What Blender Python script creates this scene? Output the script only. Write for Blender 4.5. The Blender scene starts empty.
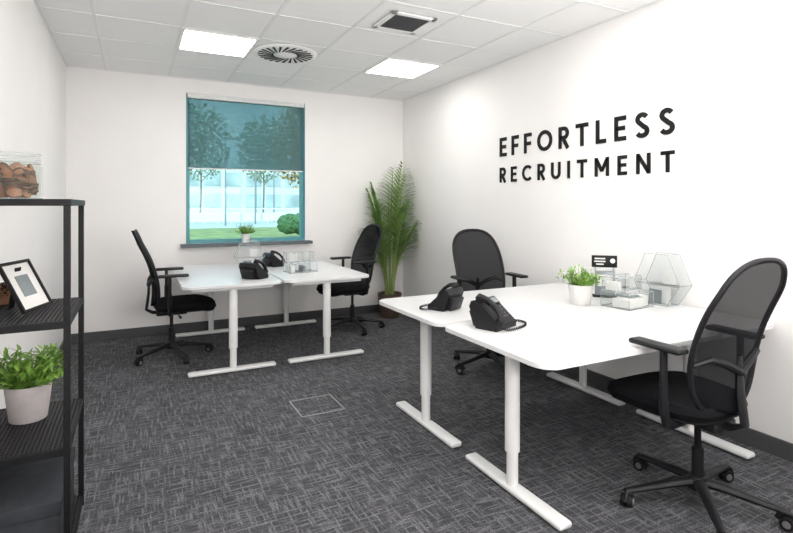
import bpy, bmesh, math, random
from mathutils import Vector, Matrix
random.seed(7)
scene = bpy.context.scene
pi = math.pi

# ------------------------------------------------------------------ materials
def new_mat(name):
    m = bpy.data.materials.new(name); m.use_nodes = True
    nt = m.node_tree
    for n in list(nt.nodes): nt.nodes.remove(n)
    out = nt.nodes.new('ShaderNodeOutputMaterial')
    return m, nt, out

def mat(name, col, rough=0.5, metal=0.0, var=0.06, nscale=30, bump=0.0, bscale=200, spec=0.5):
    m, nt, out = new_mat(name)
    p = nt.nodes.new('ShaderNodeBsdfPrincipled')
    p.inputs['Roughness'].default_value = rough
    p.inputs['Metallic'].default_value = metal
    p.inputs['Specular IOR Level'].default_value = spec
    tc = nt.nodes.new('ShaderNodeTexCoord')
    nz = nt.nodes.new('ShaderNodeTexNoise'); nz.inputs['Scale'].default_value = nscale
    nt.links.new(tc.outputs['Object'], nz.inputs['Vector'])
    r = nt.nodes.new('ShaderNodeValToRGB')
    a = [max(0, c*(1-var)) for c in col]; b = [min(1, c*(1+var)) for c in col]
    r.color_ramp.elements[0].position = .3; r.color_ramp.elements[1].position = .7
    r.color_ramp.elements[0].color = (*a, 1); r.color_ramp.elements[1].color = (*b, 1)
    nt.links.new(nz.outputs['Fac'], r.inputs['Fac'])
    nt.links.new(r.outputs['Color'], p.inputs['Base Color'])
    if bump > 0:
        n2 = nt.nodes.new('ShaderNodeTexNoise'); n2.inputs['Scale'].default_value = bscale
        nt.links.new(tc.outputs['Object'], n2.inputs['Vector'])
        bp = nt.nodes.new('ShaderNodeBump'); bp.inputs['Strength'].default_value = bump
        bp.inputs['Distance'].default_value = .005
        nt.links.new(n2.outputs['Fac'], bp.inputs['Height'])
        nt.links.new(bp.outputs['Normal'], p.inputs['Normal'])
    nt.links.new(p.outputs['BSDF'], out.inputs['Surface'])
    return m

def emat(name, col, strength):
    m, nt, out = new_mat(name)
    e = nt.nodes.new('ShaderNodeEmission')
    e.inputs['Color'].default_value = (*col, 1); e.inputs['Strength'].default_value = strength
    nt.links.new(e.outputs['Emission'], out.inputs['Surface'])
    return m

def see_through(name, col, tcol, opacity, rough=.3, spec=.5):
    m, nt, out = new_mat(name)
    p = nt.nodes.new('ShaderNodeBsdfPrincipled')
    p.inputs['Base Color'].default_value = (*col, 1); p.inputs['Roughness'].default_value = rough
    p.inputs['Specular IOR Level'].default_value = spec
    t = nt.nodes.new('ShaderNodeBsdfTransparent'); t.inputs['Color'].default_value = (*tcol, 1)
    mx = nt.nodes.new('ShaderNodeMixShader'); mx.inputs['Fac'].default_value = opacity
    nt.links.new(t.outputs[0], mx.inputs[1]); nt.links.new(p.outputs[0], mx.inputs[2])
    nt.links.new(mx.outputs[0], out.inputs['Surface'])
    return m

M_wall = mat('wall_paint', (.86,.842,.835), .8, var=.01, nscale=3, bump=.05, bscale=300, spec=.2)
M_ceil = mat('ceiling_tile', (.87,.87,.87), .9, var=.02, nscale=120, bump=.15, bscale=150, spec=.1)
M_grid = mat('ceiling_grid', (.80,.80,.80), .6, var=.01)
M_base = mat('baseboard_grey', (.07,.07,.075), .6)
M_desk = mat('desk_white', (.74,.74,.745), .28, var=.01)
M_leg = mat('desk_leg_white', (.82,.82,.82), .4, var=.01)
M_blk = mat('black_plastic', (.010,.010,.012), .45, spec=.3)
M_seat = mat('black_fabric', (.010,.010,.012), .9, var=.2, nscale=300, bump=.3, bscale=600, spec=.12)
M_metal = mat('black_metal', (.008,.008,.009), .5, var=.1, spec=.25)
M_wire = mat('shelf_wire', (.020,.020,.022), .5, var=.1, spec=.3)
M_chrome = mat('grey_metal', (.35,.35,.36), .35, .8)
M_white = mat('white_ceramic', (.72,.71,.70), .4, var=.02)
M_pinkpot = mat('stone_pot', (.46,.42,.42), .6, var=.06)
M_soil = mat('soil', (.04,.025,.015), .95, var=.5, nscale=80)
M_leaf = mat('leaf_green', (.19,.36,.055), .5, var=.5, nscale=14)
M_leaf2 = mat('palm_green', (.20,.34,.09), .45, var=.6, nscale=8)
M_stem = mat('palm_stem', (.24,.32,.09), .6)
M_wick = mat('brown_pot', (.09,.06,.04), .7, var=.4, nscale=60)
M_wood = mat('wood_slices', (.27,.12,.06), .7, var=.45, nscale=18)
M_bark = mat('dark_wood', (.08,.04,.02), .8, var=.4)
M_boxg = mat('storage_grey', (.045,.048,.055), .9, var=.1, spec=.1)
M_text = mat('sign_black', (.010,.010,.010), .5, spec=.2)
M_screen = mat('lcd_grey', (.20,.23,.24), .2)
M_key = mat('key_grey', (.07,.07,.075), .5)
M_paper = mat('paper', (.72,.71,.69), .8, var=.05, nscale=8)
M_vent = mat('vent_dark', (.12,.12,.13), .6)
M_slot = mat('slot_black', (.02,.02,.02), .8)
M_hatch = mat('hatch_trim', (.26,.26,.28), .5)
M_mesh = see_through('chair_mesh', (.008,.008,.010), (.9,.9,.9), .90, .9, .1)
M_acr = see_through('acrylic', (.80,.82,.83), (.98,.99,.99), .045, .05)
M_acre = see_through('acrylic_edge', (.58,.61,.62), (.95,.97,.97), .50, .1)
M_jar = see_through('jar_glass', (.40,.42,.41), (.97,.98,.97), .06, .03)
M_frameLitT = mat('teal_frame_lit_reveal', (.07,.28,.31), .4)  # frame teal; also stands in for teal light on white reveals
M_sill = mat('sill_grey', (.08,.09,.10), .5)
M_blindw = mat('blind_white', (.70,.71,.71), .5)
M_grass = mat('lawn', (.28,.33,.13), .9, var=.4, nscale=1.5)
M_path = mat('paving', (.55,.56,.55), .8, var=.1)
M_build = mat('building_wall', (.66,.68,.68), .7, var=.08, nscale=2)
M_bglass = mat('building_glass', (.46,.54,.55), .2, var=.3, nscale=.3)
M_fence = mat('fence_white', (.75,.78,.78), .6)
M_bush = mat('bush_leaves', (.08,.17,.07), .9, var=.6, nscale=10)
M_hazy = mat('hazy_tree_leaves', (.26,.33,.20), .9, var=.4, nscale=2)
M_trunk = mat('tree_bark', (.20,.18,.15), .9, var=.3)
M_autumn = mat('autumn_leaves', (.46,.28,.10), .8, var=.6, nscale=3)
M_panel = emat('light_panel', (1.0,.98,.945), 13.6)

def carpet():
    m, nt, out = new_mat('carpet')
    N = nt.nodes.new; L = nt.links.new
    tc = N('ShaderNodeTexCoord')
    def stretched(sx, sy, off):
        mp = N('ShaderNodeMapping'); mp.inputs['Scale'].default_value = (sx, sy, 1)
        mp.inputs['Location'].default_value = (off, off*1.7, 0)
        L(tc.outputs['Object'], mp.inputs['Vector'])
        n = N('ShaderNodeTexNoise'); n.inputs['Scale'].default_value = 1.0
        n.inputs['Detail'].default_value = 3; n.inputs['Roughness'].default_value = .65
        L(mp.outputs[0], n.inputs['Vector'])
        r = N('ShaderNodeValToRGB')
        r.color_ramp.elements[0].position = .49; r.color_ramp.elements[1].position = .64
        L(n.outputs['Fac'], r.inputs['Fac'])
        return r
    a = stretched(7, 68, 3.1); b = stretched(68, 7, 9.3)
    mx = N('ShaderNodeMath'); mx.operation = 'MAXIMUM'
    L(a.outputs[0], mx.inputs[0]); L(b.outputs[0], mx.inputs[1])
    fine = N('ShaderNodeTexNoise'); fine.inputs['Scale'].default_value = 160; fine.inputs['Detail'].default_value = 2
    L(tc.outputs['Object'], fine.inputs['Vector'])
    fr = N('ShaderNodeValToRGB'); fr.color_ramp.elements[0].position = .32; fr.color_ramp.elements[1].position = .66
    L(fine.outputs['Fac'], fr.inputs['Fac'])
    m2 = N('ShaderNodeMath'); m2.operation = 'MULTIPLY'
    L(mx.outputs[0], m2.inputs[0]); L(fr.outputs[0], m2.inputs[1])
    ck = N('ShaderNodeTexChecker'); ck.inputs['Scale'].default_value = 2.0
    ck.inputs['Color1'].default_value = (.057,.0575,.063,1); ck.inputs['Color2'].default_value = (.063,.0635,.070,1)
    L(tc.outputs['Object'], ck.inputs['Vector'])
    c = N('ShaderNodeMixRGB'); c.inputs['Color2'].default_value = (.27,.27,.288,1)
    L(m2.outputs[0], c.inputs['Fac']); L(ck.outputs['Color'], c.inputs['Color1'])
    p = N('ShaderNodeBsdfPrincipled'); p.inputs['Roughness'].default_value = .95
    p.inputs['Specular IOR Level'].default_value = .1
    L(c.outputs[0], p.inputs['Base Color'])
    bp = N('ShaderNodeBump'); bp.inputs['Strength'].default_value = .4; bp.inputs['Distance'].default_value = .004
    L(m2.outputs[0], bp.inputs['Height']); L(bp.outputs[0], p.inputs['Normal'])
    L(p.outputs[0], out.inputs['Surface'])
    return m
M_carpet = carpet()

def blind_fabric():
    m, nt, out = new_mat('blind_fabric')
    N = nt.nodes.new; L = nt.links.new
    t = N('ShaderNodeBsdfTransparent'); t.inputs['Color'].default_value = (.54,.66,.68,1)
    d = N('ShaderNodeBsdfDiffuse'); d.inputs['Color'].default_value = (.22,.30,.31,1)
    tl = N('ShaderNodeBsdfTranslucent'); tl.inputs['Color'].default_value = (.30,.42,.44,1)
    a = N('ShaderNodeMixShader'); a.inputs[0].default_value = .5
    L(d.outputs[0], a.inputs[1]); L(tl.outputs[0], a.inputs[2])
    b = N('ShaderNodeMixShader'); b.inputs[0].default_value = .45
    L(t.outputs[0], b.inputs[1]); L(a.outputs[0], b.inputs[2])
    L(b.outputs[0], out.inputs['Surface'])
    return m
M_blind = blind_fabric()
def glass():
    m, nt, out = new_mat('window_glass')
    N = nt.nodes.new; L = nt.links.new
    t = N('ShaderNodeBsdfTransparent'); t.inputs['Color'].default_value = (.76,.91,.93,1)
    g = N('ShaderNodeBsdfGlossy'); g.inputs['Roughness'].default_value = .02
    b = N('ShaderNodeMixShader'); b.inputs[0].default_value = .006
    L(t.outputs[0], b.inputs[1]); L(g.outputs[0], b.inputs[2]); L(b.outputs[0], out.inputs['Surface'])
    return m
M_glass = glass()

# ------------------------------------------------------------------ mesh builder
class MB:
    def __init__(s): s.bm = bmesh.new(); s.mats = []
    def mi(s, m):
        if m not in s.mats: s.mats.append(m)
        return s.mats.index(m)
    def add(s, verts, faces, m, M=None):
        i = s.mi(m)
        vs = [s.bm.verts.new((M @ Vector(v)) if M else Vector(v)) for v in verts]
        for f in faces:
            try:
                fc = s.bm.faces.new([vs[k] for k in f]); fc.material_index = i
            except ValueError: pass
    def merge(s, tmp, m, M=None):
        tmp.verts.index_update()
        s.add([v.co.copy() for v in tmp.verts], [[v.index for v in f.verts] for f in tmp.faces], m, M)
        tmp.free()
    def box(s, c, sz, m, M=None, bev=0, R=None, seg=2):
        t = bmesh.new(); bmesh.ops.create_cube(t, size=1)
        for v in t.verts: v.co = Vector((v.co.x*sz[0], v.co.y*sz[1], v.co.z*sz[2]))
        if bev > 0:
            bmesh.ops.bevel(t, geom=t.edges[:], offset=bev, segments=seg, profile=.5, affect='EDGES')
        T = Matrix.Translation(c)
        if R: T = T @ R
        if M: T = M @ T
        s.merge(t, m, T)
    def bx(s, x0, x1, y0, y1, z0, z1, m, bev=0, M=None):
        s.box(((x0+x1)/2,(y0+y1)/2,(z0+z1)/2), (abs(x1-x0),abs(y1-y0),abs(z1-z0)), m, M, bev)
    def cyl(s, p1, p2, r1, r2, m, seg=20, M=None):
        s.tube([p1, p2], [r1, r2], m, seg, M)
    def tube(s, pts, r, m, seg=10, M=None, closed=False, flat=1.0):
        pts = [Vector(p) for p in pts]; n = len(pts)
        rr = r if isinstance(r, (list, tuple)) else [r]*n
        verts = []; prev = None
        for i, p in enumerate(pts):
            if closed: t = pts[(i+1) % n]-pts[i-1]
            else: t = pts[min(i+1, n-1)]-pts[max(i-1, 0)]
            t.normalize()
            if prev is None:
                a = Vector((0,0,1)) if abs(t.z) < .9 else Vector((1,0,0))
                u = t.cross(a).normalized()
            else:
                u = (prev - t*prev.dot(t))
                u = u.normalized() if u.length > 1e-6 else prev
            prev = u; w = t.cross(u)
            for k in range(seg):
                an = 2*pi*k/seg
                verts.append(p + (u*math.cos(an) + w*math.sin(an)*flat)*rr[i])
        faces = []
        for i in range(n if closed else n-1):
            j = (i+1) % n
            for k in range(seg):
                l = (k+1) % seg
                faces.append((i*seg+k, i*seg+l, j*seg+l, j*seg+k))
        if not closed:
            faces.append(tuple(range(seg))[::-1]); faces.append(tuple((n-1)*seg+k for k in range(seg)))
        s.add(verts, faces, m, M)
    def lathe(s, prof, m, seg=32, M=None):
        verts = []; n = len(prof)
        for (r, z) in prof:
            for k in range(seg):
                a = 2*pi*k/seg; verts.append((r*math.cos(a), r*math.sin(a), z))
        faces = []
        for i in range(n-1):
            for k in range(seg):
                l = (k+1) % seg
                faces.append((i*seg+k, i*seg+l, (i+1)*seg+l, (i+1)*seg+k))
        faces.append(tuple(range(seg))[::-1]); faces.append(tuple((n-1)*seg+k for k in range(seg)))
        s.add(verts, faces, m, M)
    def prism(s, poly, z0, z1, m, M=None):
        n = len(poly)
        verts = [(x,y,z0) for x,y in poly]+[(x,y,z1) for x,y in poly]
        faces = [tuple(range(n))[::-1], tuple(range(n,2*n))]
        for i in range(n): j = (i+1) % n; faces.append((i,j,n+j,n+i))
        s.add(verts, faces, m, M)
    def ico(s, c, r, m, sub=2, jit=0, sc=(1,1,1)):
        t = bmesh.new(); bmesh.ops.create_icosphere(t, subdivisions=sub, radius=r)
        for v in t.verts:
            v.co = Vector((v.co.x*sc[0], v.co.y*sc[1], v.co.z*sc[2]))*(1+random.uniform(-jit, jit))
        s.merge(t, m, Matrix.Translation(c))
    def finish(s, name, loc=(0,0,0), rz=0, smooth=35, fixn=True, sc=1):
        if fixn: bmesh.ops.recalc_face_normals(s.bm, faces=s.bm.faces[:])
        if sc != 1:
            for v in s.bm.verts: v.co = v.co*sc
        me = bpy.data.meshes.new(name); s.bm.to_mesh(me); s.bm.free()
        for m in s.mats: me.materials.append(m)
        if smooth:
            me.shade_smooth(); me.set_sharp_from_angle(angle=math.radians(smooth))
        o = bpy.data.objects.new(name, me); o.location = loc; o.rotation_euler = (0,0,rz)
        scene.collection.objects.link(o); return o

def RX(a): return Matrix.Rotation(a, 4, 'X')
def RY(a): return Matrix.Rotation(a, 4, 'Y')
def RZ(a): return Matrix.Rotation(a, 4, 'Z')
def TR(*p): return Matrix.Translation(p)

# ------------------------------------------------------------------ room
XL, XR, YB, YF, H = -.62, 3.20, 6.12, -1.2, 2.80
WX0, WX1, WZ0, WZ1 = .50, 1.85, .97, 2.64
b = MB(); b.bx(XL-.2, XR+.2, YF-.2, YB+.2, -.12, 0, M_carpet); b.finish('floor', smooth=0)
b = MB(); b.bx(XL-.2, XR+.2, YF-.2, YB+.2, H, H+.15, M_ceil)
gx = .33-.6*2
while gx < XR:
    if gx > XL: b.bx(gx-.012, gx+.012, YF, YB, H-.004, H+.01, M_grid)
    gx += .6
gy = 4.38-.6*9
while gy < YB:
    b.bx(XL, XR, gy-.012, gy+.012, H-.0035, H+.01, M_grid); gy += .6
b.bx(XL, XL+.022, YF, YB, H-.005, H, M_grid); b.bx(XR-.022, XR, YF, YB, H-.005, H, M_grid)
b.bx(XL, XR, YB-.022, YB, H-.005, H, M_grid)
b.finish('ceiling', smooth=0)
b = MB(); b.bx(XL-.2, XL, YF-.2, YB+.2, 0, H, M_wall); b.finish('wall_left', smooth=0)
b = MB(); b.bx(XR, XR+.2, YF-.2, YB+.2, 0, H, M_wall); b.finish('wall_right', smooth=0)
b = MB(); b.bx(XL, XR, YF-.2, YF, 0, H, M_wall); b.finish('wall_front', smooth=0)
b = MB()
b.bx(XL, WX0, YB, YB+.2, 0, H, M_wall); b.bx(WX1, XR, YB, YB+.2, 0, H, M_wall)
b.bx(WX0, WX1, YB, YB+.2, 0, WZ0, M_wall); b.bx(WX0, WX1, YB, YB+.2, WZ1, H, M_wall)
b.finish('wall_back', smooth=0)
for nm, a in (('baseboard_back', (XL, XR, YB-.016, YB, 0, .10)), ('baseboard_left', (XL, XL+.016, YF, YB-.016, 0, .10)),
              ('baseboard_right', (XR-.016, XR, YF, YB-.016, 0, .10)), ('baseboard_front', (XL+.016, XR-.016, YF, YF+.016, 0, .10))):
    b = MB(); b.bx(*a, M_base, bev=.004); b.finish(nm, smooth=0)

# window
b = MB()
fy0, fy1 = YB+.03, YB+.10
b.bx(WX0, WX0+.04, fy0, fy1, WZ0, WZ1, M_frameLitT, .004); b.bx(WX1-.045, WX1, fy0, fy1, WZ0, WZ1, M_frameLitT, .004)
b.bx(WX0+.04, WX1-.045, fy0, fy1, WZ0, WZ0+.04, M_frameLitT, .004); b.bx(WX0+.04, WX1-.045, fy0, fy1, WZ1-.05, WZ1, M_frameLitT, .004)
b.bx(WX0+.04, WX1-.045, YB+.06, YB+.068, WZ0+.04, WZ1-.05, M_glass)
b.bx(WX0, WX0+.006, YB-.002, YB+.2, WZ0, WZ1, M_frameLitT); b.bx(WX1-.006, WX1, YB-.002, YB+.2, WZ0, WZ1, M_frameLitT)  # reveal sides, their teal light put into the colour
b.finish('window_1', smooth=0)
b = MB(); b.bx(WX0-.06, WX1+.06, YB-.13, YB+.03, WZ0-.035, WZ0, M_sill, .005); b.finish('window_sill', smooth=0)
b = MB()
b.bx(WX0+.012, WX1-.012, YB-.02, YB+.028, WZ1-.055, WZ1-.002, M_blindw, .008)
b.bx(WX0+.025, WX1-.025, YB+.008, YB+.010, 1.81, WZ1-.05, M_blind)
b.bx(WX0+.022, WX1-.022, YB+.002, YB+.016, 1.80, 1.815, M_blindw, .004)
b.finish('roller_blind', smooth=0)

# ceiling lights
for (x, y) in ((.63,4.68),(2.43,4.68),(.63,2.28),(2.43,2.28),(.63,-.12),(2.43,-.12)):
    b = MB()
    for sx in (-1,1):
        b.bx(x+sx*.29-.012, x+sx*.29+.012, y-.30, y+.30, H-.012, H-.004, M_leg)
        b.bx(x-.29, x+.29, y+sx*.29-.012, y+sx*.29+.012, H-.012, H-.004, M_leg)
    b.bx(x-.28, x+.28, y-.28, y+.28, H-.010, H-.006, M_panel)
    b.finish('ceiling_light_panel', smooth=0)

# round swirl diffuser
b = MB()
b.lathe([(0.001,-.0),(.285,0),(.285,-.010),(.27,-.018),(.05,-.018),(.001,-.018)], M_leg, 48)
for k in range(24):
    a = 2*pi*k/24
    M = RZ(a) @ TR(.175,0,-.0195) @ RZ(.35)
    b.prism([(-.075,-.005),(.075,-.012),(.075,.012),(-.075,.005)], -.003, .002, M_slot, M)
b.lathe([(.001,-.032),(.055,-.030),(.075,-.018),(.001,-.018)][::-1], M_leg, 32)
b.finish('ceiling_air_diffuser', (1.23,4.68,H-.006))
# square grille
b = MB()
for sx in (-1,1):
    b.bx(sx*.165-.02, sx*.165+.02, -.185, .185, -.014, 0, M_leg, .003); b.bx(-.185, .185, sx*.165-.02, sx*.165+.02, -.014, 0, M_leg, .003)
b.bx(-.15,.15,-.15,.15,-.004,0,M_slot)
for k in range(14):
    b.box((0,-.138+.0212*k,-.008),(.30,.012,.002),M_vent,R=RX(.5))
    b.box((-.138+.0212*k,0,-.010),(.003,.30,.004),M_vent)
b.finish('ceiling_vent_grille', (1.83,3.48,H-.006), smooth=0)

# floor access hatch
b = MB()
for sx in (-1,1):
    b.bx(sx*.15-.005, sx*.15+.005, -.155, .155, 0, .004, M_hatch); b.bx(-.155,.155, sx*.15-.005, sx*.15+.005, 0, .004, M_hatch)
b.bx(-.145,.145,-.145,.145,0,.003,M_carpet); b.bx(.06,.13,-.13,-.10,.003,.005,M_blk); b.bx(.05,.14,-.135,-.13,.003,.005,M_hatch)
b.finish('floor_socket_hatch', (1.13,3.46,0), smooth=0)

# ------------------------------------------------------------------ lettering
def arc(cx, cy, rx, ry, a0, a1, n=14):
    return [(cx+rx*math.cos(math.radians(a0+(a1-a0)*i/n)), cy+ry*math.sin(math.radians(a0+(a1-a0)*i/n))) for i in range(n+1)]
def glyph(ch, w):
    h = w/2
    if ch == 'E': return .56, [[(.56,1-h),(h,1-h),(h,h),(.56,h)], [(h,.51),(.51,.51)]]
    if ch == 'F': return .54, [[(.54,1-h),(h,1-h),(h,0)], [(h,.48),(.49,.48)]]
    if ch == 'O': return 1.0, [arc(.5,.5,.5-h,.5-h,0,360,40)]
    if ch == 'R': return .62, [[(h,0),(h,1-h)]+arc(.33,.70,.29-h,.30-h,90,-90,12)+[(h,.40+h)], [(.30,.42),(.56,0)]]
    if ch == 'T': return .70, [[(0,1-h),(.70,1-h)], [(.35,0),(.35,1-h)]]
    if ch == 'L': return .53, [[(h,1),(h,h),(.53,h)]]
    if ch == 'S': return .62, [arc(.31,.74,.29-h,.26-h,25,250,14)[:-1]+[(.31,.5+.005)]+arc(.31,.27,.31-h,.27-h,70,-155,14)]
    if ch == 'C': return .86, [arc(.5,.5,.5-h,.5-h,47,313,30)]
    if ch == 'U': return .74, [[(h,1),(h,.37)]+arc(.37,.37,.37-h,.37-h,180,360,16)[1:]+[(.74-h,1)]]
    if ch == 'I': return w, [[(h,0),(h,1)]]
    if ch == 'M': return .92, [[(h,0),(h,1)],[(.92-h,0),(.92-h,1)],[(h*1.1,1-h*.7),(.46,.28)],[(.46,.28),(.92-h*1.1,1-h*.7)]]
    if ch == 'N': return .78, [[(h,0),(h,1)],[(.78-h,0),(.78-h,1)],[(h*1.2,1-h*.8),(.78-h*1.2,h*.8)]]
def ribbon(b, pts, w, m, M, th=.01):
    P = [Vector((p[0],p[1])) for p in pts]; n = len(P)
    closed = (P[0]-P[-1]).length < 1e-5
    if closed: P = P[:-1]; n -= 1
    Lf = []; Rt = []
    for i in range(n):
        if closed or 0 < i < n-1:
            d0 = (P[i]-P[i-1]).normalized(); d1 = (P[(i+1) % n]-P[i]).normalized()
        elif i == 0: d0 = d1 = (P[1]-P[0]).normalized()
        else: d0 = d1 = (P[-1]-P[-2]).normalized()
        n0 = Vector((-d0.y,d0.x)); n1 = Vector((-d1.y,d1.x)); mm = (n0+n1).normalized()
        k = (w/2)/max(.35, mm.dot(n0))
        Lf.append(P[i]+mm*k); Rt.append(P[i]-mm*k)
    for i in range(n if closed else n-1):
        j = (i+1) % n
        b.prism([Rt[i][:], Rt[j][:], Lf[j][:], Lf[i][:]], 0, th, m, M)
b = MB()
def line(txt, cap, y_start, length, z0, w):
    gl = [glyph(c, w) for c in txt]
    sp = (length/cap - sum(g[0] for g in gl))/(len(txt)-1)
    x = 0
    base = Matrix(((0,0,-1,XR),(-1,0,0,y_start),(0,1,0,z0),(0,0,0,1)))
    for g in gl:
        for st in g[1]:
            ribbon(b, st, w, M_text, base @ Matrix.Diagonal((cap,cap,1,1)) @ TR(x,0,0), .008)
        x += g[0]+sp
line('EFFORTLESS', .183, 4.055, 1.84, 1.873, .18)
line('RECRUITMENT', .145, 4.055, 1.84, 1.620, .18)
b.finish('wall_lettering_sign', smooth=0)

# ------------------------------------------------------------------ desks
def rrect(L, W, r, n=8):
    pts = []
    for cx, cy, a in ((L/2-r,W/2-r,0),(-L/2+r,W/2-r,90),(-L/2+r,-W/2+r,180),(L/2-r,-W/2+r,270)):
        pts += arc(cx, cy, r, r, a, a+90, n)
    return pts
def desk(x, y, L, W, rz, inset=.175):
    b = MB()
    b.prism(rrect(L, W, .085), .724, .745, M_desk)
    b.prism(rrect(L-.006, W-.006, .083), .745, .7465, M_desk)
    for sx in (-1,1):
        lx = sx*(L/2-inset)
        b.box((lx,0,.022),(.075,.71,.030),M_leg,bev=.012,seg=3)
        for sy in (-1,1): b.cyl((lx,sy*.31,0),(lx,sy*.31,.010),.02,.02,M_blk,12)
        b.tube([(lx,0,.03),(lx,0,.21)],.028,M_leg,20)
        b.tube([(lx,0,.20),(lx,0,.70)],.036,M_leg,20)
        b.box((lx,0,.706),(.07,W-.16,.034),M_leg,bev=.006)
    for sy in (-1,1):
        b.box((0,sy*.17,.706),(L-.36,.04,.030),M_leg,bev=.005)
    return b.finish('office_desk', (x,y,0), rz)
ZT = .747
desk(2.330, 1.990, 1.70, .82, 0, .165)
desk(2.330, 2.830, 1.70, .83, 0, .165)
desk(.735, 5.19, 1.62, .81, pi/2, .10)
desk(1.560, 5.19, 1.62, .81, pi/2, .10)

# ------------------------------------------------------------------ chair
def chair(x, y, rz, base_rot=0.0):
    b = MB()
    for k in range(5):
        a = base_rot + 2*pi*k/5
        M = RZ(a)
        b.tube([(.02,0,.115),(.12,0,.105),(.25,0,.085),(.345,0,.072)], [.030,.026,.020,.016], M_blk, 10, M, flat=.75)
        b.cyl((.335,0,.082),(.335,0,.045),.010,.010,M_blk,10,M)
        s = random.uniform(-1,1)
        Mc = M @ TR(.335,0,.030) @ RZ(s)
        for sy in (-1,1):
            b.cyl((0,sy*.006,0),(0,sy*.026,0),.030,.027,M_blk,18,Mc)
            b.cyl((0,sy*.026,0),(0,sy*.028,0),.016,.015,M_chrome,14,Mc)
        b.tube([(-.031,0,.004),(-.02,0,.027),(0,0,.035),(.02,0,.027),(.031,0,.004)],.011,M_blk,8,Mc,flat=1.6)
    b.lathe([(.001,.075),(.045,.08),(.05,.11),(.038,.14),(.001,.14)],M_blk,24)
    b.cyl((0,0,.13),(0,0,.27),.027,.025,M_blk,20)
    b.cyl((0,0,.26),(0,0,.41),.015,.015,M_metal,16)
    b.box((0,.0,.415),(.16,.26,.045),M_blk,bev=.012)
    b.tube([(.07,.05,.41),(.20,.05,.405),(.25,.06,.40)],[.006,.006,.012],M_blk,8)
    def slab(z0, z1, sc, m, crown):
        rows = [(0, z0), (.55, z0), (.93, z0+.003), (1.0, z0+(z1-z0)*.45), (.965, z1-.008), (.85, z1), (.5, z1+crown), (0.02, z1+crown*1.2)]
        n = 48; verts = []; faces = []
        for (s, z) in rows:
            for k in range(n):
                a = 2*pi*k/n; ca, sa = math.cos(a), math.sin(a)
                e = 2/3.6
                px = .255*sc*math.copysign(abs(ca)**e, ca); py = .270*sc*math.copysign(abs(sa)**e, sa)
                if py < 0: px *= (1-.10*abs(py)/.265)
                ff = max(0, py-.14)/.12
                verts.append((px*max(s,.01), py*max(s,.01)+.115, z - .028*ff*s*s))
        for i in range(len(rows)-1):
            for k in range(n):
                l = (k+1) % n; faces.append((i*n+k,i*n+l,(i+1)*n+l,(i+1)*n+k))
        b.add(verts, faces, m)
    slab(.432,.462,.93,M_blk,0)
    slab(.450,.525,1.0,M_seat,.006)
    def wv(v): return max(.002, .242*(1-abs(2*v-1)**3.6)**(1/2.6)*(.95+.10*v-.07*v*v))
    def bk(u, v, off=0):
        yy = -.175 - .045*v - .115*v**2.2 + .03*math.sin(pi*min(1, v*1.25)) + .055*u*u*(1-.3*v)
        return Vector((wv(v)*u, yy - off, .48+.69*v))
    nv, nu = 28, 14; verts = []; faces = []
    for i in range(nv+1):
        v = (1-math.cos(pi*i/nv))/2
        for j in range(nu+1): verts.append(bk(-1+2*j/nu, v))
    for i in range(nv):
        for j in range(nu):
            a = i*(nu+1)+j; faces.append((a,a+1,a+nu+2,a+nu+1))
    b.add(verts, faces, M_mesh)
    loop = [bk(1,(1-math.cos(pi*i/nv))/2) for i in range(nv+1)]+[bk(-1,(1-math.cos(pi*i/nv))/2) for i in range(nv-1,0,-1)]
    b.tube(loop,.0125,M_blk,8,closed=True)
    sp = [Vector((0,-.08,.415)),Vector((0,-.16,.42)),Vector((0,-.21,.45))]+[bk(0,v,o) for v,o in ((.06,.030),(.16,.026),(.28,.022),(.38,.016))]
    b.tube(sp,[.03,.03,.028,.026,.024,.020,.012],M_blk,10,flat=.5)
    for sx in (-1,1):
        b.tube([bk(0,.28,.022),bk(sx*.35,.34,.018),bk(sx*.7,.38,.014),bk(sx*.97,.34,.004)],[.020,.018,.015,.010],M_blk,8)
    for sx in (-1,1):
        b.tube([(sx*.08,-.01,.425),(sx*.20,-.02,.425),(sx*.262,-.03,.445),(sx*.278,-.03,.50),(sx*.280,-.03,.62)],[.018,.018,.018,.019,.018],M_blk,10,flat=1.4)
        b.tube([(sx*.280,-.03,.60),(sx*.280,-.03,.762)],.014,M_blk,10,flat=1.4)
        b.box((sx*.280,.0,.777),(.078,.25,.024),M_blk,bev=.011,seg=3)
    return b.finish('office_chair', (x,y,0), rz, smooth=40)
chair(.30, 5.20, -pi/2, .3)
chair(2.19, 5.42, pi/2+.12, .5)
chair(2.74, 3.62, pi-.08, .2)
chair(2.345, 1.51, -.01, math.radians(12))

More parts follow.
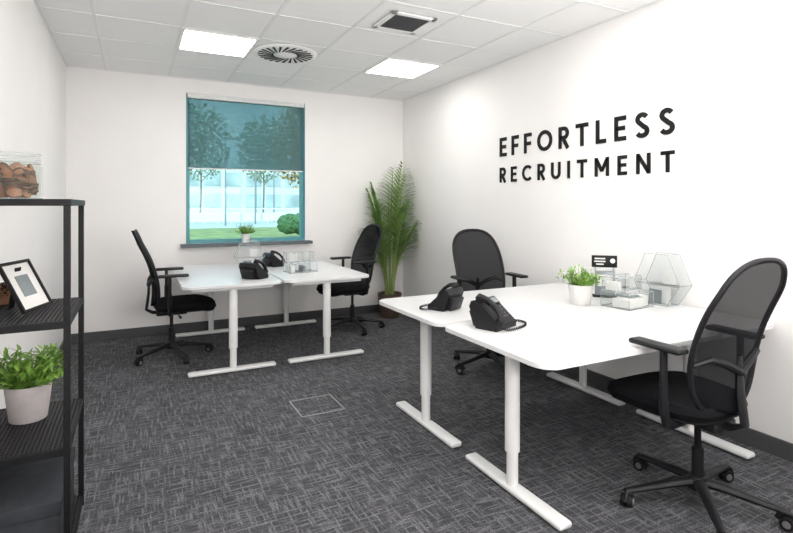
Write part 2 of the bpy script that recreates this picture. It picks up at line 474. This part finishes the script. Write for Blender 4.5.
# ------------------------------------------------------------------ phones
def phone(x, y, rz, z=ZT, cord=True, sc=1):
    b = MB()
    P = [(-.105,0),(.03,0),(.075,.12),(.062,.150),(.045,.155),(-.105,.032)]
    M = Matrix(((0,0,1,-.105),(1,0,0,0),(0,1,0,0),(0,0,0,1)))
    b.prism(P, 0, .21, M_blk, M)
    b.box((0,.06,.052),(.15,.05,.09),M_blk,bev=.006,R=RX(-.35))
    ang = math.atan2(.123,.15)
    F = TR(0,-.03,.0935) @ RX(ang)
    b.box((.035,.062,.006),(.115,.052,.010),M_metal,F,bev=.003)
    b.box((.035,.062,.0115),(.095,.038,.002),M_screen,F)
    for r in range(4):
        for c in range(3):
            b.box((.005+.026*c,.014-.022*r,.004),(.019,.014,.008),M_key,F,bev=.002)
    for r in range(5):
        b.box((.086,.02-.016*r,.003),(.013,.009,.006),M_key,F,bev=.001)
    b.box((-.066,.0,.002),(.058,.19,.010),M_metal,F,bev=.004)
    b.tube([(-.066,-.088,.030),(-.066,-.05,.050),(-.066,0,.057),(-.066,.05,.050),(-.066,.088,.030)],[.022,.018,.016,.018,.022],M_blk,12,F,flat=.8)
    b.cyl((-.066,-.086,.008),(-.066,-.086,.036),.027,.025,M_blk,16,F)
    b.cyl((-.066,.086,.008),(-.066,.086,.036),.027,.025,M_blk,16,F)
    if cord:
        pts = []; n = 260
        path = [Vector((-.09,-.10,.03)),Vector((-.06,-.15,.014)),Vector((.04,-.17,.014)),Vector((.14,-.15,.014)),Vector((.175,-.08,.014)),Vector((.10,-.03,.02))]
        for i in range(n+1):
            t = i/n*(len(path)-1); k = min(int(t), len(path)-2); f = t-k
            p0 = path[max(k-1,0)]; p1 = path[k]; p2 = path[k+1]; p3 = path[min(k+2,len(path)-1)]
            p = .5*((2*p1)+(p2-p0)*f+(2*p0-5*p1+4*p2-p3)*f*f+(3*p1-p0-3*p2+p3)*f**3)
            a = 2*pi*i/7
            pts.append(p+Vector((math.cos(a)*.007, math.cos(a)*.003, math.sin(a)*.007)))
        b.tube(pts,.0028,M_blk,5)
    return b.finish('desk_phone', (x,y,z), rz, sc=sc)
phone(1.71, 2.25, .35, sc=.94)
phone(1.75, 2.74, pi+.45, sc=.86)
phone(.93, 4.66, -.9+pi, cord=True, sc=.92)
phone(1.30, 5.50, pi/2+.2, cord=False, sc=.92)

# ------------------------------------------------------------------ small plants
def blade(b, base, d, L, w, bend, m):
    side = Vector((-d.y, d.x, 0))
    side = side.normalized() if side.length > 1e-4 else Vector((1,0,0))
    p = Vector(base); dd = d.normalized(); n = 4
    ws = [.5,1,.9,.55,.02]
    verts = []
    for i in range(n+1):
        verts += [p-side*w*ws[i]/2, p+Vector((0,0,-w*.12)), p+side*w*ws[i]/2]
        p = p+dd*(L/n); dd = (dd+Vector((0,0,-bend/n))).normalized()
    faces = []
    for i in range(n):
        a = i*3; faces += [(a,a+1,a+4,a+3),(a+1,a+2,a+5,a+4)]
    b.add(verts, faces, m)
def pot_plant(x, y, z, rb, rt, h, n, L, w, mpot, name='potted_plant', spread=.9, ymax=None):
    b = MB()
    b.lathe([(.001,0),(rb*.96,0),(rb,.004),(rt,h-.004),(rt,h),(rt-.007,h),(rt-.010,h-.02),(.001,h-.018)],mpot,36)
    b.lathe([(.001,h-.020),(rt-.010,h-.020),(rt-.012,h-.012),(.001,h-.008)],M_soil,24)
    for i in range(n):
        a = random.uniform(0,2*pi); r = rt*.75*math.sqrt(random.random())
        el = random.uniform(.3,1.0)
        d = Vector((math.cos(a)*spread*(1-el*.8)+random.uniform(-.2,.2), math.sin(a)*spread*(1-el*.8)+random.uniform(-.2,.2), el))
        bs = Vector((r*math.cos(a), r*math.sin(a), h-.012))
        LL = L*random.uniform(.6,1.1)
        blade(b, bs, d, LL, w*.5, random.uniform(.1,.6), M_leaf)
        for q in range(5):
            dd = d.normalized()*LL*(.25+.17*q)
            e = Vector((random.uniform(-1,1),random.uniform(-1,1),random.uniform(.1,.9)))
            blade(b, bs+dd, e, L*.24, w, .4, M_leaf)
    if ymax is not None:
        for v in b.bm.verts: v.co.y = min(v.co.y, ymax)
    return b.finish(name, (x,y,z), 0, fixn=False)
pot_plant(2.62, 2.48, ZT, .062, .078, .130, 90, .12, .012, M_white)
pot_plant(1.13, 6.045, .971, .038, .050, .10, 60, .13, .013, M_white, ymax=.068)
pot_plant(-.40, 2.63, .503, .068, .085, .150, 170, .15, .014, M_pinkpot)

# ------------------------------------------------------------------ palm
b = MB()
b.lathe([(.001,0),(.105,0),(.12,.02),(.145,.26),(.150,.30),(.138,.30),(.13,.275),(.001,.27)],M_wick,36)
b.lathe([(.001,.265),(.13,.268),(.12,.28),(.001,.285)],M_soil,24)
NF = 22
for k in range(NF):
    a = 2*pi*k/NF*2.4+random.uniform(-.3,.3)
    Hh = random.uniform(1.2,1.85) if k % 3 else random.uniform(.75,1.15)
    R = random.uniform(.12,.30) if Hh > 1.2 else random.uniform(.22,.32)
    ca, sa = math.cos(a), math.sin(a)
    base = Vector((.05*ca,.05*sa,.27))
    def fp(t): return base+Vector((ca*R*t**1.8, sa*R*t**1.8, Hh*(t-.10*t**4)))
    pts = [fp(i/12) for i in range(13)]
    b.tube(pts,[.009-.0065*i/12 for i in range(13)],M_stem,6)
    side = Vector((-sa,ca,0))
    nl = 18
    for i in range(nl):
        t = .42+.58*i/(nl-1); p = fp(t); tan = (fp(min(1,t+.02))-fp(t-.02)).normalized()
        ll = .24*(math.sin(pi*(.25+.70*(i/(nl-1)))))+.03
        for s in (-1,1):
            d = side*s*.75+tan*.70+Vector((ca,sa,0))*.15+Vector((0,0,random.uniform(-.1,.1)))
            blade(b, p, d, ll, .022, random.uniform(.4,1.0), M_leaf2)
for v in b.bm.verts:
    v.co.x = max(-.34, min(v.co.x, .34)); v.co.y = min(v.co.y, .31)
b.finish('potted_palm', (2.84,5.79,0), 0, fixn=False)

# ------------------------------------------------------------------ acrylic organisers
def wire(b, pts, M=None, r=.0022, closed=True): b.tube(pts, r, M_acre, 6, M, closed=closed)
def tray(b, x0,x1,y0,y1,z0,z1, div=0):
    t = .003
    b.bx(x0,x1,y0,y1,z0,z0+t,M_acr)
    b.bx(x0,x0+t,y0,y1,z0+t,z1,M_acr); b.bx(x1-t,x1,y0,y1,z0+t,z1,M_acr)
    b.bx(x0+t,x1-t,y0,y0+t,z0+t,z1,M_acr); b.bx(x0+t,x1-t,y1-t,y1,z0+t,z1,M_acr)
    for z in (z0+.003,z1): wire(b,[(x0,y0,z),(x1,y0,z),(x1,y1,z),(x0,y1,z)])
    for (x,y) in ((x0,y0),(x1,y0),(x1,y1),(x0,y1)): wire(b,[(x,y,z0),(x,y,z1)],closed=False)
    for i in range(div):
        xx = x0+(x1-x0)*(i+1)/(div+1)
        b.bx(xx,xx+t,y0+t,y1-t,z0+t,z1-.01,M_acr); wire(b,[(xx,y0,z1-.01),(xx,y1,z1-.01)],closed=False)
b = MB(); tray(b,-.13,.13,-.10,.10,0,.10,0); tray(b,-.125,.125,-.02,.095,.103,.19,2)
b.bx(-.11,.04,-.085,.03,.006,.060,M_paper); b.bx(-.03,.05,-.05,.06,.061,.075,M_screen); b.bx(.06,.118,-.07,.07,.006,.07,M_paper)
b.bx(-.11,-.06,.0,.08,.108,.16,M_paper); b.bx(.06,.11,.02,.025,.108,.21,M_paper)
b.finish('acrylic_desk_organiser', (2.83,2.29,ZT), .1, smooth=0)
b = MB(); tray(b,-.14,.14,-.09,.09,0,.09,3); tray(b,-.14,.14,.0,.09,.092,.19,2)
b.bx(-.12,-.085,-.07,.07,.004,.07,M_paper); b.bx(.01,.03,-.07,.07,.004,.06,M_screen); b.bx(-.1,-.02,.04,.045,.10,.18,M_paper)
b.finish('acrylic_desk_organiser', (1.44,4.92,ZT), .1, smooth=0)
def hexrack(x,y,z,rz,s=1.0):
    b = MB(); t = .0035
    W = .17*s; Hh = .34*s; D = .06
    hexp = [(-W*.45,0),(W*.55,0),(W,Hh*.42),(W*.5,Hh),(-W*.5,Hh),(-W,Hh*.42)]
    M = Matrix(((0,0,1,0),(1,0,0,0),(0,1,0,0),(0,0,0,1)))
    for xx in (-D,D):
        b.prism(hexp, xx-t/2, xx+t/2, M_acr, M)
        wire(b,[(xx,p[0],p[1]+.003) for p in hexp], r=.0026)
    for i,p in enumerate(hexp):
        q = hexp[(i+1) % 6]
        if i != 3:
            b.add([(-D,p[0],p[1]+.002),(D,p[0],p[1]+.002),(D,q[0],q[1]+.002),(-D,q[0],q[1]+.002)],[(0,1,2,3)],M_acr)
        wire(b,[(-D,p[0],p[1]+.003),(D,p[0],p[1]+.003)],closed=False,r=.0026)
    b.bx(-D,D,-W*.86,W*.86,Hh*.40,Hh*.40+.003,M_acr)
    wire(b,[(-D,-W*.9,Hh*.405),(-D,W*.9,Hh*.405)],closed=False)
    b.bx(.012,.016,-W*.3,W*.35,.006,.12*s,M_paper)
    b.bx(-.03,-.026,-W*.1,W*.45,.006,.10*s,M_screen)
    b.bx(.0,.004,-W*.55,-W*.05,Hh*.42,Hh*.42+.09*s,M_paper)
    b.finish('acrylic_magazine_rack',(x,y,z),rz,smooth=0)
hexrack(3.09,2.23,ZT,0,.97)
hexrack(1.05,5.42,ZT,pi/2,.85)

# black desk sign in holder
b = MB()
b.box((0,0,.006),(.16,.08,.012),M_blk,bev=.003)
b.box((0,.015,.25),(.17,.008,.085),M_text,bev=.002)
for sx in (-1,1): b.cyl((sx*.06,.015,.01),(sx*.06,.015,.22),.004,.004,M_chrome,8)
b.box((0,.018,.12),(.15,.003,.20),M_acr)
for i,(w,zz) in enumerate(((.07,.27),(.075,.25),(.05,.23))): b.box((-.03,.010,zz),(w,.003,.009),M_paper)
b.lathe([(.001,0),(.017,0),(.017,.002),(.001,.002)],M_paper,16,TR(.055,.0105,.255)@RX(pi/2))
b.box((.0,-.012,.10),(.13,.045,.17),M_screen,bev=.006)
b.box((.0,-.036,.12),(.10,.003,.08),M_paper)
b.finish('desk_sign_with_card_holder',(2.98,2.60,ZT),-.75)

# ------------------------------------------------------------------ shelf unit
SX0, SX1, SY0, SY1 = -.595, -.215, 2.245, 2.82
b = MB()
for x in (SX0+.01,SX1-.01):
    for y in (SY0+.01,SY1-.01): b.bx(x-.011,x+.011,y-.011,y+.011,0,1.405,M_metal,.002)
b.bx(SX0-.005,SX1+.005,SY0-.005,SY1+.005,1.397,1.422,M_metal,.003)
for z in (.03,.482,.952):
    for x in (SX0+.01,SX1-.01): b.bx(x-.008,x+.008,SY0+.02,SY1-.02,z-.008,z+.018,M_metal,.002)
    for y in (SY0+.01,SY1-.01): b.bx(SX0+.02,SX1-.02,y-.008,y+.008,z-.008,z+.018,M_metal,.002)
    n = 40
    for i in range(1,n):
        y = SY0+(SY1-SY0)*i/n; b.bx(SX0+.015,SX1-.015,y-.0035,y+.0035,z+.013,z+.0165,M_wire)
    n = 26
    for i in range(1,n):
        x = SX0+(SX1-SX0)*i/n; b.bx(x-.003,x+.003,SY0+.015,SY1-.015,z+.0165,z+.0195,M_wire)
b.finish('metal_shelving_unit', smooth=0)

# jar of wood slices
b = MB()
b.lathe([(.001,0),(.090,0),(.098,.010),(.100,.130),(.094,.150),(.086,.157),(.080,.157),(.090,.145),(.094,.13),(.092,.014),(.084,.006),(.001,.006)],M_jar,40)
b.lathe([(.001,.157),(.090,.157),(.094,.165),(.090,.180),(.08,.188),(.03,.190),(.001,.190)],M_jar,40)
for zr in (.004,.150,.160,.186):
    b.tube([((.097 if zr<.14 else .092)*math.cos(2*pi*k/32),(.097 if zr<.14 else .092)*math.sin(2*pi*k/32),zr) for k in range(32)],.0018,M_acre,5,closed=True)
for lay in range(6):
    for k in range(9):
        a = 2*pi*k/9+lay*.6+random.uniform(-.1,.1); r = .060+random.uniform(-.004,.003)
        Mx = TR(r*math.cos(a), r*math.sin(a), .028+lay*.019) @ RZ(a+random.uniform(-.4,.4)) @ RY(random.choice((.2,.5,1.1,1.3))*random.choice((-1,1)))
        b.cyl((0,0,-.005),(0,0,.005),.025,.025,M_wood,16,Mx)
        b.cyl((0,0,-.0045),(0,0,.0045),.0265,.0265,M_bark,16,Mx)
    b.cyl((0,0,.012+lay*.018),(0.002,0,.021+lay*.018),.034,.034,M_wood,14)
b.finish('glass_jar_of_wood_slices',(-.445,2.60,1.423))

# picture frame leaning on easel back
b = MB()
Mf = RX(-.46)
w, hh = .215, .215
for sx in (-1,1):
    b.box((sx*(w/2-.006),0,hh/2),(.012,.014,hh),M_text,Mf,bev=.002)
    b.box((0,0,hh/2+sx*(hh/2-.006)),(w-.02,.014,.012),M_text,Mf,bev=.002)
b.box((0,.003,hh/2),(w-.02,.004,hh-.02),M_paper,Mf)
b.box((0,-.0005,hh/2),(w*.42,.002,hh*.42),M_screen,Mf)
b.box((0,.09,.085),(.04,.004,.17),M_blk,R=RX(.16))
b.finish('picture_frame',(-.352,2.54,.977),math.radians(72))
b = MB()
for lay in range(7):
    rr = .036*math.sin(pi*(.18+.75*lay/6)); 
    for k in range(9):
        a = 2*pi*k/9+lay*.35
        blade(b,(0,0,.012+lay*.012),Vector((math.cos(a),math.sin(a),.45)),rr+.012,.020,-.4,M_bark)
b.lathe([(.001,0),(.022,.002),(.030,.03),(.026,.06),(.012,.085),(.001,.095)],M_wood,20)
b.finish('pine_cone_ornament',(-.50,2.74,.973),0,fixn=False)
b = MB()
b.bx(-.155,.155,-.24,.24,0,.20,M_boxg,.006); b.bx(-.16,.16,-.246,.246,.19,.245,M_boxg,.006)
b.bx(-.04,.04,-.250,-.245,.08,.12,M_chrome,.001); b.bx(-.03,.03,-.252,-.249,.088,.112,M_paper)
b.finish('storage_box',(-.405,2.53,.051))

# ------------------------------------------------------------------ outside
GZ = -.15
b = MB(); b.bx(-60,90,6.5,36,GZ-.1,GZ,M_grass); b.finish('lawn',smooth=0)
b = MB(); b.bx(-60,90,36,140,GZ-.1,GZ,M_path); b.finish('car_park_paving',smooth=0)
b = MB()
for i in range(60): b.bx(-20+i*1.0,-20+i*1.0+.08,44,44.08,GZ,GZ+1.3,M_fence)
b.bx(-20,40,43.98,44.1,GZ+.2,GZ+.9,M_fence); b.bx(-20,40,43.98,44.1,GZ+1.2,GZ+1.3,M_fence)
b.finish('boundary_fence',smooth=0)
b = MB()
b.bx(-20,60,80,95,GZ+.01,GZ+7.5,M_build)
for f in range(2):
    for i in range(26): b.bx(-18+i*3,-18+i*3+2.3,79.9,80.05,GZ+1.2+f*3.2,GZ+3.2+f*3.2,M_bglass)
b.finish('neighbouring_office_building',smooth=0)
for (x,y) in ((6.0,40),(10.3,50),(8.6,42),(11.3,47)):
    b = MB(); b.cyl((0,0,0),(0,0,6.5),.07,.05,M_chrome,10); b.box((.5,0,6.5),(1.1,.25,.12),M_chrome,bev=.03); b.finish('street_lamp',(x,y,GZ+.01))
def tree(x,y,h,r,m,name,n=2600,s=.10,mb=None):
    mb = mb or M_trunk
    b = MB(); b.tube([(0,0,0),(0,0,.3),(.1,0,h*.3),(0,.1,h*.6),(.05,0,h*.9)],[.13,.12,.10,.07,.03],mb,8)
    for k in range(7):
        a = k*2.4; b.tube([(0,0,h*(.3+.07*k)),(math.cos(a)*r*.5,math.sin(a)*r*.5,h*(.45+.07*k)),(math.cos(a)*r*.9,math.sin(a)*r*.9,h*(.5+.07*k))],[.06,.04,.015],mb,6)
    vs = []; fs = []
    for i in range(n):
        u = Vector((random.gauss(0,1),random.gauss(0,1),random.gauss(0,1))).normalized()*random.random()**.4
        c = Vector((u.x*r,u.y*r,h*.66+u.z*h*.34))
        e1 = Vector((random.uniform(-1,1),random.uniform(-1,1),random.uniform(-1,1))).normalized()*s
        e2 = Vector((random.uniform(-1,1),random.uniform(-1,1),random.uniform(-1,1))).normalized()*s
        k = len(vs); vs += [c-e1,c+e2,c+e1,c-e2]; fs.append((k,k+1,k+2,k+3))
    b.add(vs,fs,m); b.finish(name,(x,y,GZ+.01),fixn=False)
tree(8.6,29,7.5,1.8,M_autumn,'autumn_tree')
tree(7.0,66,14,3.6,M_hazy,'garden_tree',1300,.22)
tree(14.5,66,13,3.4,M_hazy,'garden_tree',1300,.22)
b = MB()
for i in range(9): b.ico((random.uniform(-.5,.5),random.uniform(-.4,.4),random.uniform(.62,.75)),random.uniform(.40,.52),M_bush,3,.12)
b.finish('garden_bush',(6.8,24,GZ))

# ------------------------------------------------------------------ world + lights
w = bpy.data.worlds.new('World'); scene.world = w; w.use_nodes = True
nt = w.node_tree
bg = nt.nodes['Background']; bg.inputs['Strength'].default_value = 2.3
tc = nt.nodes.new('ShaderNodeTexCoord'); sep = nt.nodes.new('ShaderNodeSeparateXYZ')
nz = nt.nodes.new('ShaderNodeTexNoise'); nz.inputs['Scale'].default_value = 7.0; nz.inputs['Detail'].default_value = 5
ad = nt.nodes.new('ShaderNodeMath'); ad.operation = 'MULTIPLY_ADD'; ad.inputs[1].default_value = 1.5; ad.inputs[2].default_value = -.62
a2 = nt.nodes.new('ShaderNodeMath'); a2.operation = 'ADD'
rp = nt.nodes.new('ShaderNodeValToRGB')
rp.color_ramp.elements[0].color = (.95,.98,1,1); rp.color_ramp.elements[1].color = (.42,.57,.69,1)
rp.color_ramp.elements[0].position = .05; rp.color_ramp.elements[1].position = .60
L = nt.links.new
L(tc.outputs['Generated'], sep.inputs[0]); L(tc.outputs['Generated'], nz.inputs['Vector'])
L(nz.outputs['Fac'], ad.inputs[0]); L(ad.outputs[0], a2.inputs[0]); L(sep.outputs['Z'], a2.inputs[1])
L(a2.outputs[0], rp.inputs[0]); L(rp.outputs[0], bg.inputs['Color'])
sl = bpy.data.lights.new('sun','SUN'); sl.energy = 4.2; sl.angle = .02; sl.color = (1,.94,.86)
so = bpy.data.objects.new('sun', sl); so.rotation_euler = (math.radians(48),0,math.radians(-25)); so.location = (0,-5,20)
scene.collection.objects.link(so)
al = bpy.data.lights.new('bounce_fill','AREA'); al.shape = 'RECTANGLE'; al.size = 2.0; al.size_y = 1.0; al.energy = 120  # added fill light behind the camera, lifts ceiling and walls
al.color = (1,.98,.95)
ao = bpy.data.objects.new('bounce_fill', al); ao.location = (1.3,-.5,1.5); ao.rotation_euler = (math.radians(180-38),0,0)
scene.collection.objects.link(ao)

# ------------------------------------------------------------------ camera
cam = bpy.data.cameras.new('camera'); co = bpy.data.objects.new('camera', cam)
co.location = (0,0,1.4); co.rotation_euler = (pi/2,0,-math.radians(26.9))
cam.sensor_width = 36; cam.lens = 36*515/793; cam.shift_y = -61.5/793; cam.clip_start = .05; cam.clip_end = 300
scene.collection.objects.link(co); scene.camera = co
scene.view_settings.view_transform = 'Standard'
scene.view_settings.look = 'None'
scene.view_settings.exposure = 0
